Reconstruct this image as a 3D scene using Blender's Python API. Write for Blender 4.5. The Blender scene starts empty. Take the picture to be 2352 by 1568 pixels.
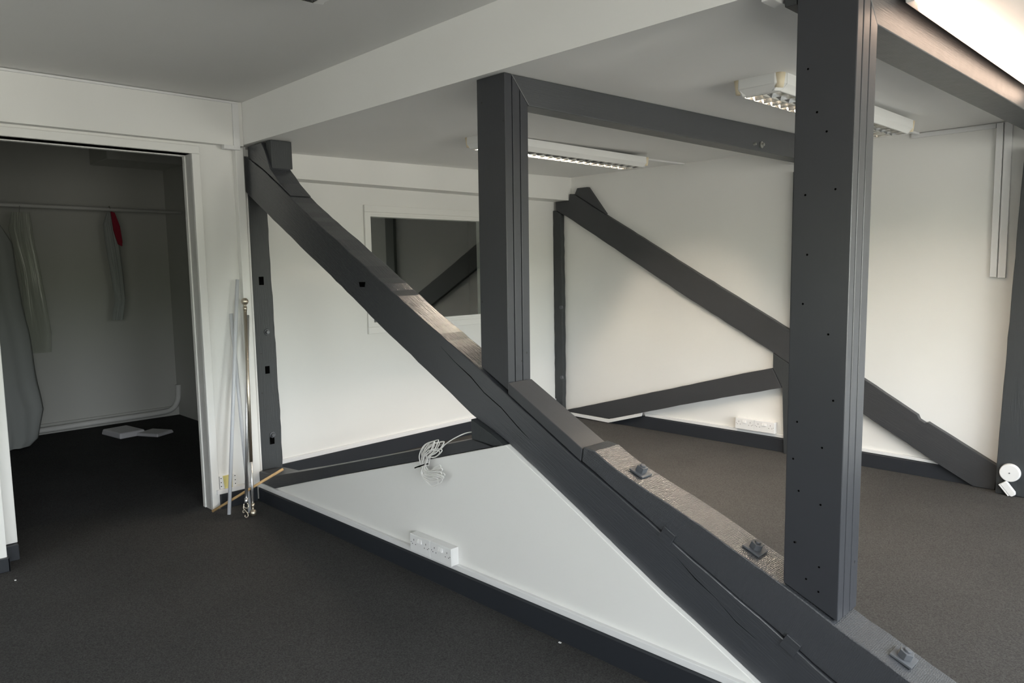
import bpy, bmesh, math, random
from mathutils import Vector, Matrix, noise
random.seed(7)
S = bpy.context.scene
COL = S.collection
PI = math.pi

# ------------------------------------------------------------------ materials
def mat(name, base, rough=0.5, metal=0.0, spec=0.5):
    m = bpy.data.materials.new(name); m.use_nodes = True
    b = m.node_tree.nodes['Principled BSDF']
    b.inputs['Base Color'].default_value = (*base, 1)
    b.inputs['Roughness'].default_value = rough
    b.inputs['Metallic'].default_value = metal
    b.inputs['Specular IOR Level'].default_value = spec
    return m, m.node_tree, b

def N(t, kind, **kw):
    n = t.nodes.new(kind)
    for k, v in kw.items():
        if k in n.inputs: n.inputs[k].default_value = v
        else: setattr(n, k, v)
    return n

def wall_paint(name, base, rough=0.6, bump=0.06, var=0.04):
    m, t, b = mat(name, base, rough, 0, 0.3)
    tc = N(t, 'ShaderNodeTexCoord')
    n1 = N(t, 'ShaderNodeTexNoise', Scale=1.3, Detail=3.0); t.links.new(tc.outputs['Object'], n1.inputs['Vector'])
    r = N(t, 'ShaderNodeMapRange'); r.inputs['To Min'].default_value = 1 - var; r.inputs['To Max'].default_value = 1 + var
    t.links.new(n1.outputs['Fac'], r.inputs['Value'])
    mx = N(t, 'ShaderNodeVectorMath', operation='SCALE'); mx.inputs[0].default_value = base
    t.links.new(r.outputs['Result'], mx.inputs['Scale']); t.links.new(mx.outputs['Vector'], b.inputs['Base Color'])
    n2 = N(t, 'ShaderNodeTexNoise', Scale=90.0, Detail=4.0); t.links.new(tc.outputs['Object'], n2.inputs['Vector'])
    bp = N(t, 'ShaderNodeBump', Strength=bump, Distance=0.002); t.links.new(n2.outputs['Fac'], bp.inputs['Height'])
    t.links.new(bp.outputs['Normal'], b.inputs['Normal'])
    return m

def timber_paint(name, base, angle=0.0, axis='x', rough=0.36, grain=0.35, saw=0.0, holes=True, rv=0.10, spec=0.5):
    """dark gloss paint on timber; grain runs along `axis` turned by `angle` about Y"""
    m, t, b = mat(name, base, rough, 0, spec)
    tc = N(t, 'ShaderNodeTexCoord')
    mp0 = N(t, 'ShaderNodeMapping'); mp0.inputs['Rotation'].default_value = (0, -angle, 0)
    t.links.new(tc.outputs['Object'], mp0.inputs['Vector'])
    mp = N(t, 'ShaderNodeMapping')
    st = {'x': (6, 110, 110), 'y': (110, 6, 110), 'z': (110, 110, 6)}[axis]
    mp.inputs['Scale'].default_value = st
    t.links.new(mp0.outputs['Vector'], mp.inputs['Vector'])
    g = N(t, 'ShaderNodeTexNoise', Scale=1.6, Detail=6.0, Roughness=0.6); t.links.new(mp.outputs['Vector'], g.inputs['Vector'])
    big = N(t, 'ShaderNodeTexNoise', Scale=22.0, Detail=5.0); t.links.new(mp0.outputs['Vector'], big.inputs['Vector'])
    add = N(t, 'ShaderNodeMath', operation='MULTIPLY_ADD'); add.inputs[1].default_value = 0.25
    t.links.new(big.outputs['Fac'], add.inputs[0]); t.links.new(g.outputs['Fac'], add.inputs[2])
    h = add.outputs[0]
    if saw > 0:
        w = N(t, 'ShaderNodeTexWave', wave_type='BANDS', bands_direction='X', Scale=55.0, Distortion=6.0, Detail=3.0)
        w.inputs['Detail Scale'].default_value = 2.0
        t.links.new(mp0.outputs['Vector'], w.inputs['Vector'])
        ad2 = N(t, 'ShaderNodeMath', operation='MULTIPLY_ADD'); ad2.inputs[1].default_value = saw
        t.links.new(w.outputs['Fac'], ad2.inputs[0]); t.links.new(h, ad2.inputs[2]); h = ad2.outputs[0]
    bp = N(t, 'ShaderNodeBump', Strength=grain, Distance=0.004); t.links.new(h, bp.inputs['Height'])
    t.links.new(bp.outputs['Normal'], b.inputs['Normal'])
    rr = N(t, 'ShaderNodeMapRange'); rr.inputs['To Min'].default_value = rough - rv / 2; rr.inputs['To Max'].default_value = rough + rv / 2
    t.links.new(big.outputs['Fac'], rr.inputs['Value']); t.links.new(rr.outputs['Result'], b.inputs['Roughness'])
    if holes:      # scattered old nail holes and chips
        v = N(t, 'ShaderNodeTexVoronoi', Scale=7.0, Randomness=1.0); t.links.new(mp0.outputs['Vector'], v.inputs['Vector'])
        lt = N(t, 'ShaderNodeMath', operation='LESS_THAN'); lt.inputs[1].default_value = 0.032
        t.links.new(v.outputs['Distance'], lt.inputs[0])
        sp = N(t, 'ShaderNodeSeparateColor'); t.links.new(v.outputs['Color'], sp.inputs[0])
        gt = N(t, 'ShaderNodeMath', operation='GREATER_THAN'); gt.inputs[1].default_value = 0.45
        t.links.new(sp.outputs[0], gt.inputs[0])
        ml = N(t, 'ShaderNodeMath', operation='MULTIPLY'); t.links.new(lt.outputs[0], ml.inputs[0]); t.links.new(gt.outputs[0], ml.inputs[1])
        mx = N(t, 'ShaderNodeMix', data_type='RGBA'); mx.inputs[6].default_value = (*base, 1); mx.inputs[7].default_value = (0.008, 0.008, 0.008, 1)
        t.links.new(ml.outputs[0], mx.inputs[0]); t.links.new(mx.outputs[2], b.inputs['Base Color'])
    return m

def carpet(name, base):
    m, t, b = mat(name, base, 1.0, 0, 0.05)
    tc = N(t, 'ShaderNodeTexCoord')
    n1 = N(t, 'ShaderNodeTexNoise', Scale=170.0, Detail=5.0, Roughness=0.75); t.links.new(tc.outputs['Object'], n1.inputs['Vector'])
    n2 = N(t, 'ShaderNodeTexNoise', Scale=2.2, Detail=3.0); t.links.new(tc.outputs['Object'], n2.inputs['Vector'])
    r1 = N(t, 'ShaderNodeMapRange'); r1.inputs['From Min'].default_value = 0.3; r1.inputs['From Max'].default_value = 0.7
    r1.inputs['To Min'].default_value = 0.45; r1.inputs['To Max'].default_value = 1.6; t.links.new(n1.outputs['Fac'], r1.inputs['Value'])
    r2 = N(t, 'ShaderNodeMapRange'); r2.inputs['To Min'].default_value = 0.85; r2.inputs['To Max'].default_value = 1.15; t.links.new(n2.outputs['Fac'], r2.inputs['Value'])
    mu = N(t, 'ShaderNodeMath', operation='MULTIPLY'); t.links.new(r1.outputs[0], mu.inputs[0]); t.links.new(r2.outputs[0], mu.inputs[1])
    sc = N(t, 'ShaderNodeVectorMath', operation='SCALE'); sc.inputs[0].default_value = base
    t.links.new(mu.outputs[0], sc.inputs['Scale']); t.links.new(sc.outputs['Vector'], b.inputs['Base Color'])
    bp = N(t, 'ShaderNodeBump', Strength=0.6, Distance=0.006); t.links.new(n1.outputs['Fac'], bp.inputs['Height'])
    t.links.new(bp.outputs['Normal'], b.inputs['Normal'])
    return m

def emit(name, col, strength):
    m = bpy.data.materials.new(name); m.use_nodes = True; t = m.node_tree; t.nodes.clear()
    e = N(t, 'ShaderNodeEmission', Strength=strength); e.inputs['Color'].default_value = (*col, 1)
    o = N(t, 'ShaderNodeOutputMaterial'); t.links.new(e.outputs[0], o.inputs['Surface'])
    return m

def glass_mat(name, tint=(1, 1, 1), ior=1.5, rough=0.0, boost=1.0, alpha=None):
    """clear sheet: Fresnel mirror over see-through"""
    m = bpy.data.materials.new(name); m.use_nodes = True; t = m.node_tree; t.nodes.clear()
    f = N(t, 'ShaderNodeFresnel', IOR=ior); geo = N(t, 'ShaderNodeNewGeometry')
    io = N(t, 'ShaderNodeMapRange'); io.inputs['To Min'].default_value = ior; io.inputs['To Max'].default_value = 1 / ior
    t.links.new(geo.outputs['Backfacing'], io.inputs['Value']); t.links.new(io.outputs['Result'], f.inputs['IOR'])
    tr = N(t, 'ShaderNodeBsdfTransparent'); tr.inputs['Color'].default_value = (*tint, 1)
    gl = N(t, 'ShaderNodeBsdfGlossy', Roughness=rough)
    mul = N(t, 'ShaderNodeMath', operation='MULTIPLY'); mul.inputs[1].default_value = boost; mul.use_clamp = True
    t.links.new(f.outputs[0], mul.inputs[0])
    mx = N(t, 'ShaderNodeMixShader'); t.links.new(mul.outputs[0], mx.inputs[0])
    t.links.new(tr.outputs[0], mx.inputs[1]); t.links.new(gl.outputs[0], mx.inputs[2])
    out = mx.outputs[0]
    if alpha is not None:      # milky plastic film
        df = N(t, 'ShaderNodeBsdfDiffuse'); df.inputs['Color'].default_value = (0.7, 0.72, 0.68, 1)
        m2 = N(t, 'ShaderNodeMixShader'); m2.inputs[0].default_value = alpha
        t.links.new(out, m2.inputs[1]); t.links.new(df.outputs[0], m2.inputs[2]); out = m2.outputs[0]
    o = N(t, 'ShaderNodeOutputMaterial'); t.links.new(out, o.inputs['Surface'])
    return m

DK = (0.046, 0.049, 0.056)
M = {}
M['wall'] = wall_paint('white_wall_paint', (0.79, 0.785, 0.765))
M['ceil'] = wall_paint('white_ceiling_paint', (0.86, 0.855, 0.84), 0.75)  # lightened copy: light missing on the low ceiling is put into its colour
M['ceil2'] = wall_paint('dim_lit_ceiling_paint', (0.74, 0.735, 0.725), 0.75)  # darker copy of the ceiling white, with dimmer light painted in
M['trim'] = wall_paint('white_satin_trim', (0.80, 0.795, 0.775), 0.4, 0.02, 0.02)
M['darkroom'] = wall_paint('room_shade_paint', (0.05, 0.05, 0.048), 0.7)  # near-black walls: the shade of an unlit room put into the colour
M['closet'] = wall_paint('closet_wall_paint', (0.60, 0.60, 0.57), 0.7)
M['skirt'], _t, _b = mat('dark_skirting_paint', (0.022, 0.025, 0.031), 0.42, 0, 0.4)
M['carpet'] = carpet('grey_carpet', (0.058, 0.0575, 0.057))
M['carpet2'] = carpet('closet_carpet', (0.055, 0.055, 0.056))
A1 = math.atan2(-0.545, 1.0)
M['brace'] = timber_paint('brace_paint', DK, -A1, 'x', 0.22, 0.38, 0.0, True, 0.06, 0.85)
M['saw'] = timber_paint('sawn_timber_paint', (0.050, 0.053, 0.060), math.radians(25), 'x', 0.23, 0.30, 0.40, True, 0.06, 0.85)
M['strut'] = timber_paint('strut_paint', (0.042, 0.044, 0.049), math.radians(-16), 'x', 0.45, 0.4)
M['post'] = timber_paint('post_paint', (0.034, 0.036, 0.042), 0, 'z', 0.34, 0.10, 0.0, True, 0.06)
M['oldpost'] = timber_paint('old_post_paint', (0.034, 0.038, 0.041), 0, 'z', 0.50, 0.5)
M['plank'] = timber_paint('planed_plank_paint', (0.055, 0.057, 0.063), math.radians(28), 'x', 0.40, 0.10)
M['beam'] = timber_paint('beam_paint', (0.050, 0.053, 0.058), 0, 'y', 0.38, 0.22)
M['farwood'] = timber_paint('far_truss_paint', (0.040, 0.042, 0.046), math.radians(28), 'x', 0.5, 0.3, 0, False)
M['black'], _t, _b = mat('dark_hole', (0.002, 0.002, 0.002), 0.9, 0, 0.0)
M['plastic'], _t, _b = mat('white_plastic', (0.80, 0.80, 0.80), 0.35)
M['trunk'], _t, _b = mat('white_trunking_plastic', (0.76, 0.76, 0.765), 0.38)
M['cream'], _t, _b = mat('cream_plastic', (0.80, 0.70, 0.52), 0.4)
M['house'], _t, _b = mat('white_metal_housing', (0.80, 0.80, 0.79), 0.35)
M['alu'], _t, _b = mat('bright_louvre_aluminium', (0.66, 0.66, 0.65), 0.13, 1.0)
M['nickel'], _t, _b = mat('brushed_nickel', (0.62, 0.56, 0.47), 0.36, 1.0)
M['chrome'], _t, _b = mat('satin_chrome', (0.86, 0.86, 0.87), 0.38, 1.0)
M['bolt'], _t, _b = mat('painted_bolt', (0.085, 0.09, 0.10), 0.32)
M['steel'], _t, _b = mat('bare_steel', (0.55, 0.55, 0.52), 0.35, 1.0)
M['dowel'], _t, _b = mat('pale_wood', (0.64, 0.42, 0.20), 0.55)
M['tape'], _t, _b = mat('yellow_masking_tape', (0.72, 0.63, 0.24), 0.7)
M['red'], _t, _b = mat('dark_red_cloth', (0.30, 0.008, 0.03), 0.8)
M['bag'], _t, _b = mat('grey_white_cloth', (0.42, 0.44, 0.43), 0.8)
M['pack'], _t, _b = mat('white_packet', (0.62, 0.61, 0.64), 0.35)
M['tube'], _t, _b = mat('grey_white_tube', (0.66, 0.68, 0.72), 0.4)
M['cable'], _t, _b = mat('white_cable', (0.82, 0.81, 0.79), 0.4)
M['lightstrip'], _t, _b = mat('painted_light_strip', (0.55, 0.30, 0.18), 0.6)  # tan colour stands in for a thin strip of orange light
M['film'] = glass_mat('clear_plastic_film', (0.92, 0.93, 0.9), 1.45, 0.12, 1.0, 0.12)
M['glass'] = glass_mat('window_glass', (0.92, 0.95, 0.93), 1.5, 0.0, 2.2)
M['tubelamp'] = emit('warm_tube_glow', (1.0, 0.73, 0.55), 7.5)
M['lamp'] = emit('fluorescent_lamp_glow', (1.0, 0.85, 0.68), 520.0)

M['lamp2'] = emit('weaker_fluorescent_lamp_glow', (1.0, 0.83, 0.64), 320.0)  # set weaker than the first lamp to balance the right side

# ------------------------------------------------------------------ helpers
def link(o, parent=None):
    COL.objects.link(o)
    if parent is not None: o.parent = parent
    return o

def tag(o, label=None, cat=None, group=None, kind=None):
    if label: o['label'] = label
    if cat: o['category'] = cat
    if group: o['group'] = group
    if kind: o['kind'] = kind
    return o

def empty(name, loc=(0, 0, 0), label=None, cat=None, group=None):
    o = bpy.data.objects.new(name, None); o.empty_display_size = 0.05
    o.location = loc; COL.objects.link(o)
    return tag(o, label, cat, group)

class MB:
    """collects shapes (world coordinates) into one mesh"""
    def __init__(s): s.bm = bmesh.new()
    def poly(s, pts):
        return s.bm.faces.new([s.bm.verts.new(p) for p in pts])
    def prism(s, ring0, ring1):
        a = [s.bm.verts.new(p) for p in ring0]; b = [s.bm.verts.new(p) for p in ring1]
        n = len(a)
        s.bm.faces.new(a); s.bm.faces.new(list(reversed(b)))
        for i in range(n): s.bm.faces.new((a[i], b[i], b[(i + 1) % n], a[(i + 1) % n]))
        return s
    def xz(s, pts, y0, y1): return s.prism([(x, y0, z) for x, z in pts], [(x, y1, z) for x, z in pts])
    def yz(s, pts, x0, x1): return s.prism([(x0, y, z) for y, z in pts], [(x1, y, z) for y, z in pts])
    def xy(s, pts, z0, z1): return s.prism([(x, y, z0) for x, y in pts], [(x, y, z1) for x, y in pts])
    def box(s, a, b):
        (x0, y0, z0), (x1, y1, z1) = a, b
        return s.xy([(x0, y0), (x1, y0), (x1, y1), (x0, y1)], z0, z1)
    def cyl(s, p, q, r, r2=None, n=16):
        p = Vector(p); q = Vector(q); d = (q - p).normalized()
        u = d.orthogonal().normalized(); v = d.cross(u); r2 = r if r2 is None else r2
        ring = lambda c, rr: [c + u * rr * math.cos(2 * PI * i / n) + v * rr * math.sin(2 * PI * i / n) for i in range(n)]
        return s.prism(ring(p, r), ring(q, r2))
    def sphere(s, c, r, sc=(1, 1, 1)):
        m = Matrix.Translation(c) @ Matrix.Diagonal((r * sc[0], r * sc[1], r * sc[2], 1))
        bmesh.ops.create_uvsphere(s.bm, u_segments=20, v_segments=12, radius=1.0, matrix=m); return s
    def tube(s, pts, r, n=8):
        pts = [Vector(p) for p in pts]; prev = None; u = None
        for i, p in enumerate(pts):
            d = (pts[min(i + 1, len(pts) - 1)] - pts[max(i - 1, 0)]).normalized()
            u = d.orthogonal().normalized() if u is None else (u - d * u.dot(d)).normalized()
            v = d.cross(u)
            ring = [s.bm.verts.new(p + u * r * math.cos(2 * PI * k / n) + v * r * math.sin(2 * PI * k / n)) for k in range(n)]
            if prev:
                for k in range(n): s.bm.faces.new((prev[k], prev[(k + 1) % n], ring[(k + 1) % n], ring[k]))
            else: s.bm.faces.new(ring)
            prev = ring
        s.bm.faces.new(list(reversed(prev))); return s
    def build(s, name, m, parent=None, bevel=0.0, smooth=False, origin=None, segs=2):
        bmesh.ops.recalc_face_normals(s.bm, faces=s.bm.faces)
        me = bpy.data.meshes.new(name)
        if origin is None:
            origin = parent.location.copy() if parent is not None else None
        if origin is None:
            cs = [v.co for v in s.bm.verts]
            origin = Vector(((min(c.x for c in cs) + max(c.x for c in cs)) / 2, (min(c.y for c in cs) + max(c.y for c in cs)) / 2, min(c.z for c in cs)))
        origin = Vector(origin)
        bmesh.ops.translate(s.bm, verts=s.bm.verts, vec=-origin)
        s.bm.to_mesh(me); s.bm.free()
        me.materials.append(m)
        o = bpy.data.objects.new(name, me)
        if parent is None: o.location = origin
        link(o, parent)
        if parent is not None and parent.type == 'MESH':
            o.location = (0, 0, 0)
        if smooth:
            for p in me.polygons: p.use_smooth = True
        if bevel > 0:
            b = o.modifiers.new('bevel', 'BEVEL'); b.width = bevel; b.segments = segs; b.limit_method = 'ANGLE'; b.angle_limit = math.radians(35)
            b.harden_normals = False
        return o

def struct(name, mb, m, parent=None, bevel=0.0):
    o = mb.build(name, m, parent, bevel)
    if parent is None: o['kind'] = 'structure'
    return o

def rough_edge(pts, step=0.07, amp=0.003, closed=True):
    """resample an outline with small irregularities, as on old sawn or hewn timber"""
    out = []; n = len(pts)
    for i in range(n if closed else n - 1):
        a = Vector(pts[i]); b = Vector(pts[(i + 1) % n]); L = (b - a).length
        k = max(1, int(L / step)); nrm = Vector((-(b - a).y, (b - a).x)) / max(L, 1e-6)
        for j in range(k):
            p = a.lerp(b, j / k)
            if j > 0: p = p + nrm * random.uniform(-amp, amp)
            out.append((p.x, p.y))
    return out

def catmull(P, k=8):
    P = [Vector(p) for p in P]; out = []
    for i in range(len(P) - 1):
        p0 = P[max(i - 1, 0)]; p1 = P[i]; p2 = P[i + 1]; p3 = P[min(i + 2, len(P) - 1)]
        for j in range(k):
            t = j / k
            out.append(0.5 * ((2 * p1) + (p2 - p0) * t + (2 * p0 - 5 * p1 + 4 * p2 - p3) * t * t + (3 * p1 - p0 - 3 * p2 + p3) * t ** 3))
    out.append(P[-1]); return out

ZC = lambda y: 2.363 + 0.018 * y          # lower ceiling (rises slightly towards the far wall)
ZH = lambda x: 2.628 + 0.006 * x          # higher ceiling of the near bay
XL = lambda y: -0.35 - 0.0333 * (y - 0.2) # left wall of the far bay, slightly out of square
XR = 7.0; YB = -5.2; YF = 3.55

# ------------------------------------------------------------------ the room
struct('floor', MB().box((-0.55, YB - .1, -0.08), (XR + .1, YF + .15, 0)), M['carpet'])
# ceilings
mb = MB(); x0, x1 = -0.6, XR + .1
mb.prism([(x0, 0.02, ZC(0.02)), (x1, 0.02, ZC(0.02)), (x1, YF + .1, ZC(YF + .1)), (x0, YF + .1, ZC(YF + .1))],
         [(x0, 0.02, 2.80), (x1, 0.02, 2.80), (x1, YF + .1, 2.80), (x0, YF + .1, 2.80)])
struct('ceiling', mb, M['ceil'])
mb = MB()
mb.prism([(x0, YB - .1, ZH(x0)), (x1, YB - .1, ZH(x1)), (x1, 0.02, ZH(x1)), (x0, 0.02, ZH(x0))],
         [(x0, YB - .1, 2.80), (x1, YB - .1, 2.80), (x1, 0.02, 2.80), (x0, 0.02, 2.80)])
struct('ceiling', mb, M['ceil2'])

# left wall, near bay: door opening y -1.375..-0.30, head 2.285; the nib further left stands forward
mb = MB()
mb.box((-0.17, -0.30, 0), (-0.05, 0.05, 2.36)); mb.box((-0.17, -1.375, 2.285), (-0.05, -0.30, 2.36))
mb.box((-0.17, -1.45, 0), (-0.05, -1.375, 2.36)); mb.box((-0.17, YB, 0), (0.13, -1.455, 2.36))
struct('wall_left', mb, M['wall'])
# left wall, far bay, with the internal window opening y 1.22..2.50, z 1.11..1.97
def lw(mb, ya, yb, za, zb, t=0.10):
    return mb.prism([(XL(ya), ya, za), (XL(yb), yb, za), (XL(yb), yb, zb), (XL(ya), ya, zb)],
                    [(XL(ya) - t, ya, za), (XL(yb) - t, yb, za), (XL(yb) - t, yb, zb), (XL(ya) - t, ya, zb)])
mb = MB(); lw(mb, 0.06, 1.22, 0, 2.5); lw(mb, 2.50, YF + .1, 0, 2.5); lw(mb, 1.22, 2.50, 0, 1.11); lw(mb, 1.22, 2.50, 1.97, 2.5)
mb.box((-0.46, 0.04, 0), (-0.05, 0.058, 2.36))
struct('wall_left', mb, M['wall'])
struct('wall_far', MB().box((-0.6, YF, 0), (XR + .1, YF + .12, 2.55)), M['wall'])
# back wall (behind the camera) and right wall, each with windows to the garden
def wall_with_holes_x(mb, x, t, ya, yb, z1, holes):
    ys = ya
    for (a, b, c, d) in holes:
        mb.box((x, ys, 0), (x + t, a, z1)); mb.box((x, a, 0), (x + t, b, c)); mb.box((x, a, d), (x + t, b, z1)); ys = b
    mb.box((x, ys, 0), (x + t, yb, z1))
def wall_with_holes_y(mb, y, t, xa, xb, z1, holes):
    xs = xa
    for (a, b, c, d) in holes:
        mb.box((xs, y, 0), (a, y + t, z1)); mb.box((a, y, 0), (b, y + t, c)); mb.box((a, y, d), (b, y + t, z1)); xs = b
    mb.box((xs, y, 0), (xb, y + t, z1))
RW = [(-4.3, -2.7, 0.80, 2.08), (-2.1, -0.6, 0.80, 2.08), (0.15, 2.75, 0.60, 2.12)]
BW = [(2.3, 3.3, 1.0, 1.90)]
mb = MB(); wall_with_holes_x(mb, XR, 0.2, YB - .1, YF + .1, 2.7, RW); struct('wall_right', mb, M['wall'])
mb = MB(); wall_with_holes_y(mb, YB - .2, 0.2, -0.2, XR + .1, 2.7, BW); struct('wall_back', mb, M['wall'])
wn = 2
for (a, b, c, d) in RW:
    mb = MB()
    for (ya, yb, za, zb) in ((a, b, c, c + .06), (a, b, d - .06, d), (a, a + .06, c + .06, d - .06), (b - .06, b, c + .06, d - .06), ((a + b) / 2 - .03, (a + b) / 2 + .03, c + .06, d - .06)):
        mb.box((XR + .08, ya, za), (XR + .14, yb, zb))
    struct('window_%d' % wn, mb, M['trim']); wn += 1
for (a, b, c, d) in BW:
    mb = MB()
    for (xa, xb, za, zb) in ((a, b, c, c + .06), (a, b, d - .06, d), (a, a + .06, c + .06, d - .06), (b - .06, b, c + .06, d - .06), ((a + b) / 2 - .03, (a + b) / 2 + .03, c + .06, d - .06)):
        mb.box((xa, YB - .14, za), (xb, YB - .08, zb))
    struct('window_%d' % wn, mb, M['trim']); wn += 1

# boxed wall plates along the left wall
struct('trim_1', MB().box((-0.17, YB, 2.352), (0.012, 0.018, ZH(0.0) + .002)), M['wall'])
mb = MB(); bx = lambda y: -0.175 - 0.022 * y
mb.prism([(bx(0.02), 0.05, 2.20), (bx(YF), YF, 2.20), (bx(YF), YF, 2.47), (bx(0.02), 0.05, 2.47)],
         [(-0.5, 0.05, 2.20), (-0.5, YF, 2.20), (-0.5, YF, 2.47), (-0.5, 0.05, 2.47)])
struct('trim_2', mb, M['wall'])

# door frame: lining, stop and architrave
mb = MB()
mb.box((-0.17, -0.300, 0), (-0.048, -0.288, 2.285)); mb.box((-0.17, -1.387, 0), (-0.048, -1.375, 2.285)); mb.box((-0.17, -1.387, 2.285), (-0.048, -0.288, 2.297))
mb.box((-0.17, -0.308, 0), (-0.135, -0.300, 2.277)); mb.box((-0.17, -1.375, 2.277), (-0.135, -0.300, 2.285))
door = struct('door_1', mb, M['trim'], None, 0.002)
mb = MB()
mb.box((-0.05, -0.300, 0), (-0.030, -0.250, 2.285)); mb.box((-0.05, -1.432, 2.285), (-0.030, -0.250, 2.335)); mb.box((-0.05, -1.432, 0.09), (-0.030, -1.375, 2.285))
a = mb.build('architrave', M['trim'], door, 0.004, origin=door.location); a.location = (0, 0, 0)
# internal window
mb = MB()
wx = lambda y, d: XL(y) + d
def wbar(mb, ya, yb, za, zb, d0, d1):
    mb.prism([(wx(ya, d1), ya, za), (wx(yb, d1), yb, za), (wx(yb, d1), yb, zb), (wx(ya, d1), ya, zb)],
             [(wx(ya, d0), ya, za), (wx(yb, d0), yb, za), (wx(yb, d0), yb, zb), (wx(ya, d0), ya, zb)])
wbar(mb, 1.165, 2.55, 2.005, 2.06, 0, .022); wbar(mb, 1.165, 2.55, 1.025, 1.080, 0, .022)
wbar(mb, 1.165, 1.222, 1.08, 2.005, 0, .022); wbar(mb, 2.498, 2.55, 1.08, 2.005, 0, .022)
win = struct('window_1', mb, M['trim'], None, 0.004)
mb = MB()
for (za, zb, d0, d1) in ((1.972, 2.005, -.03, .010), (1.08, 1.116, -.03, .010), (1.985, 2.005, .010, .016), (1.08, 1.100, .010, .016)):
    wbar(mb, 1.222, 2.498, za, zb, d0, d1)
wbar(mb, 1.222, 1.232, 1.116, 1.972, -.03, .0); wbar(mb, 2.488, 2.498, 1.116, 1.972, -.03, .0)
o = mb.build('window_frame', M['trim'], win, 0.002, origin=win.location)
mb = MB(); wbar(mb, 1.232, 2.488, 1.116, 1.972, -.022, -.018)
o = mb.build('glass', M['glass'], win, origin=win.location)

# low panelled partition filling the truss below the diagonal brace
LOW = [(0.03, 2.028), (0.179, 1.946), (0.265, 1.899), (0.70, 1.660), (1.085, 1.457), (1.414, 1.272), (1.824, 1.055), (2.073, 0.922), (2.16, 0.875), (2.407, 0.776)]
LOW2 = [(2.621, 0.664), (2.745, 0.598), (2.962, 0.480), (3.216, 0.342), (3.348, 0.279), (3.464, 0.220), (3.592, 0.153), (3.88, 0.0)]
PANEL = [(0.0, 0.0), (3.86, 0.0)] + list(reversed(LOW2[:-1])) + [(2.407, 0.774), (1.793, 0.594), (0.999, 0.364), (0.183, 0.120), (0.0, 0.118)]
struct('wall_partition', MB().xz(PANEL, 0.018, 0.15), M['wall'], None, 0.003)

# skirtings
def skirt_x(name, x0, x1, y, z0, z1, t=0.016, m='skirt'):
    mb = MB()
    prof = lambda z: [(y, 0), (y, z - .012), (y + .004, z - .003), (y + .009, z), (y + t, z), (y + t, 0)]
    mb.prism([(x0, a, b) for a, b in prof(z0)], [(x1, a, b) for a, b in prof(z1)])
    return struct(name, mb, M[m], None, 0.002)
skirt_x('baseboard_partition', 0.0, 3.82, 0.001, 0.097, 0.122)
mb = MB(); mb.box((-0.05, -0.249, 0), (-0.012, 0.0, 0.10)); struct('baseboard_left', mb, M['skirt'], None, 0.003)
mb = MB(); mb.box((-0.05, -1.45, 0), (-0.002, -1.376, 0.087)); mb.box((0.13, YB, 0), (0.15, -1.447, 0.075)); mb.box((-0.002, -1.456, 0), (0.15, -1.447, 0.075))
struct('baseboard_left', mb, M['skirt'], None, 0.003)
mb = MB(); mb.prism([(XL(.2), .2, 0), (XL(YF), YF, 0), (XL(YF), YF, .128), (XL(.2), .2, .120)],
                    [(XL(.2) + .018, .2, 0), (XL(YF) + .018, YF, 0), (XL(YF) + .018, YF, .128), (XL(.2) + .018, .2, .120)])
struct('baseboard_left', mb, M['skirt'], None, 0.003)
skirt_x('baseboard_far', 0.26, 2.03, YF - .020, 0.118, 0.118, 0.0199)
skirt_x('baseboard_far', 2.235, 3.52, YF - .020, 0.118, 0.105, 0.0199)

# ------------------------------------------------------------------ cable trunking
def trunk(name, a, b, label, bevel=0.002, lid=True):
    o = MB().box(a, b).build(name, M['trunk'], None, bevel)
    return tag(o, label, 'cable trunking')
mb = MB(); mb.prism([(0.002, -.002, .0985), (0.002, .0178, .0985), (0.002, .0178, .128), (0.002, -.002, .128)],
                    [(3.62, -.002, .1235), (3.62, .0178, .1235), (3.62, .0178, .150), (3.62, -.002, .150)])
tag(mb.build('cable_trunking', M['trunk'], None, 0.002), 'long white trunking on the dark skirting of the low white partition', 'cable trunking')
mb = MB(); mb.prism([(XL(.2) + .001, .2, .122), (XL(YF), YF - .005, .130), (XL(YF), YF - .005, .165), (XL(.2) + .001, .2, .155)],
                    [(XL(.2) + .018, .2, .122), (XL(YF) + .018, YF - .005, .130), (XL(YF) + .018, YF - .005, .165), (XL(.2) + .018, .2, .155)])
tag(mb.build('cable_trunking', M['trunk'], None, 0.002), 'white trunking above the skirting of the left wall, below the internal window', 'cable trunking')
mb = MB(); mb.xz([(0.66, .120), (2.026, .119), (2.026, .146), (0.665, .147), (0.645, .147)], YF - .022, YF - .001)
tag(mb.build('cable_trunking', M['trunk'], None, 0.002), 'white trunking on the far skirting under the double sockets', 'cable trunking')
mb = MB(); mb.xz([(-0.33, .016), (0.25, .006), (0.64, .122), (0.648, .155), (0.252, .041), (-0.33, .045)], YF - .060, YF - .045)
tag(mb.build('cable_trunking', M['trunk'], None, 0.002), 'bent white trunking along the foot of the low sloping strut in the far corner', 'cable trunking')
mb = MB(); mb.xz([(2.24, .119), (3.18, .108), (3.14, .130), (2.24, .146)], YF - .022, YF - .001)
tag(mb.build('cable_trunking', M['trunk'], None, 0.002), 'white trunking on the far skirting right of the large front post', 'cable trunking')
trunk('cable_trunking', (-0.049, -0.272, 0.101), (-0.013, -0.034, 0.130), 'short white trunking on the skirting between door and poles')
o = MB().box((-0.049, -0.032, 0.101), (0.0, 0.020, 2.345)).build('boxed_batten', M['trim'], None, 0.003)
tag(o, 'tall white boxed batten in the corner beside the dark wall post', 'batten')
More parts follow.
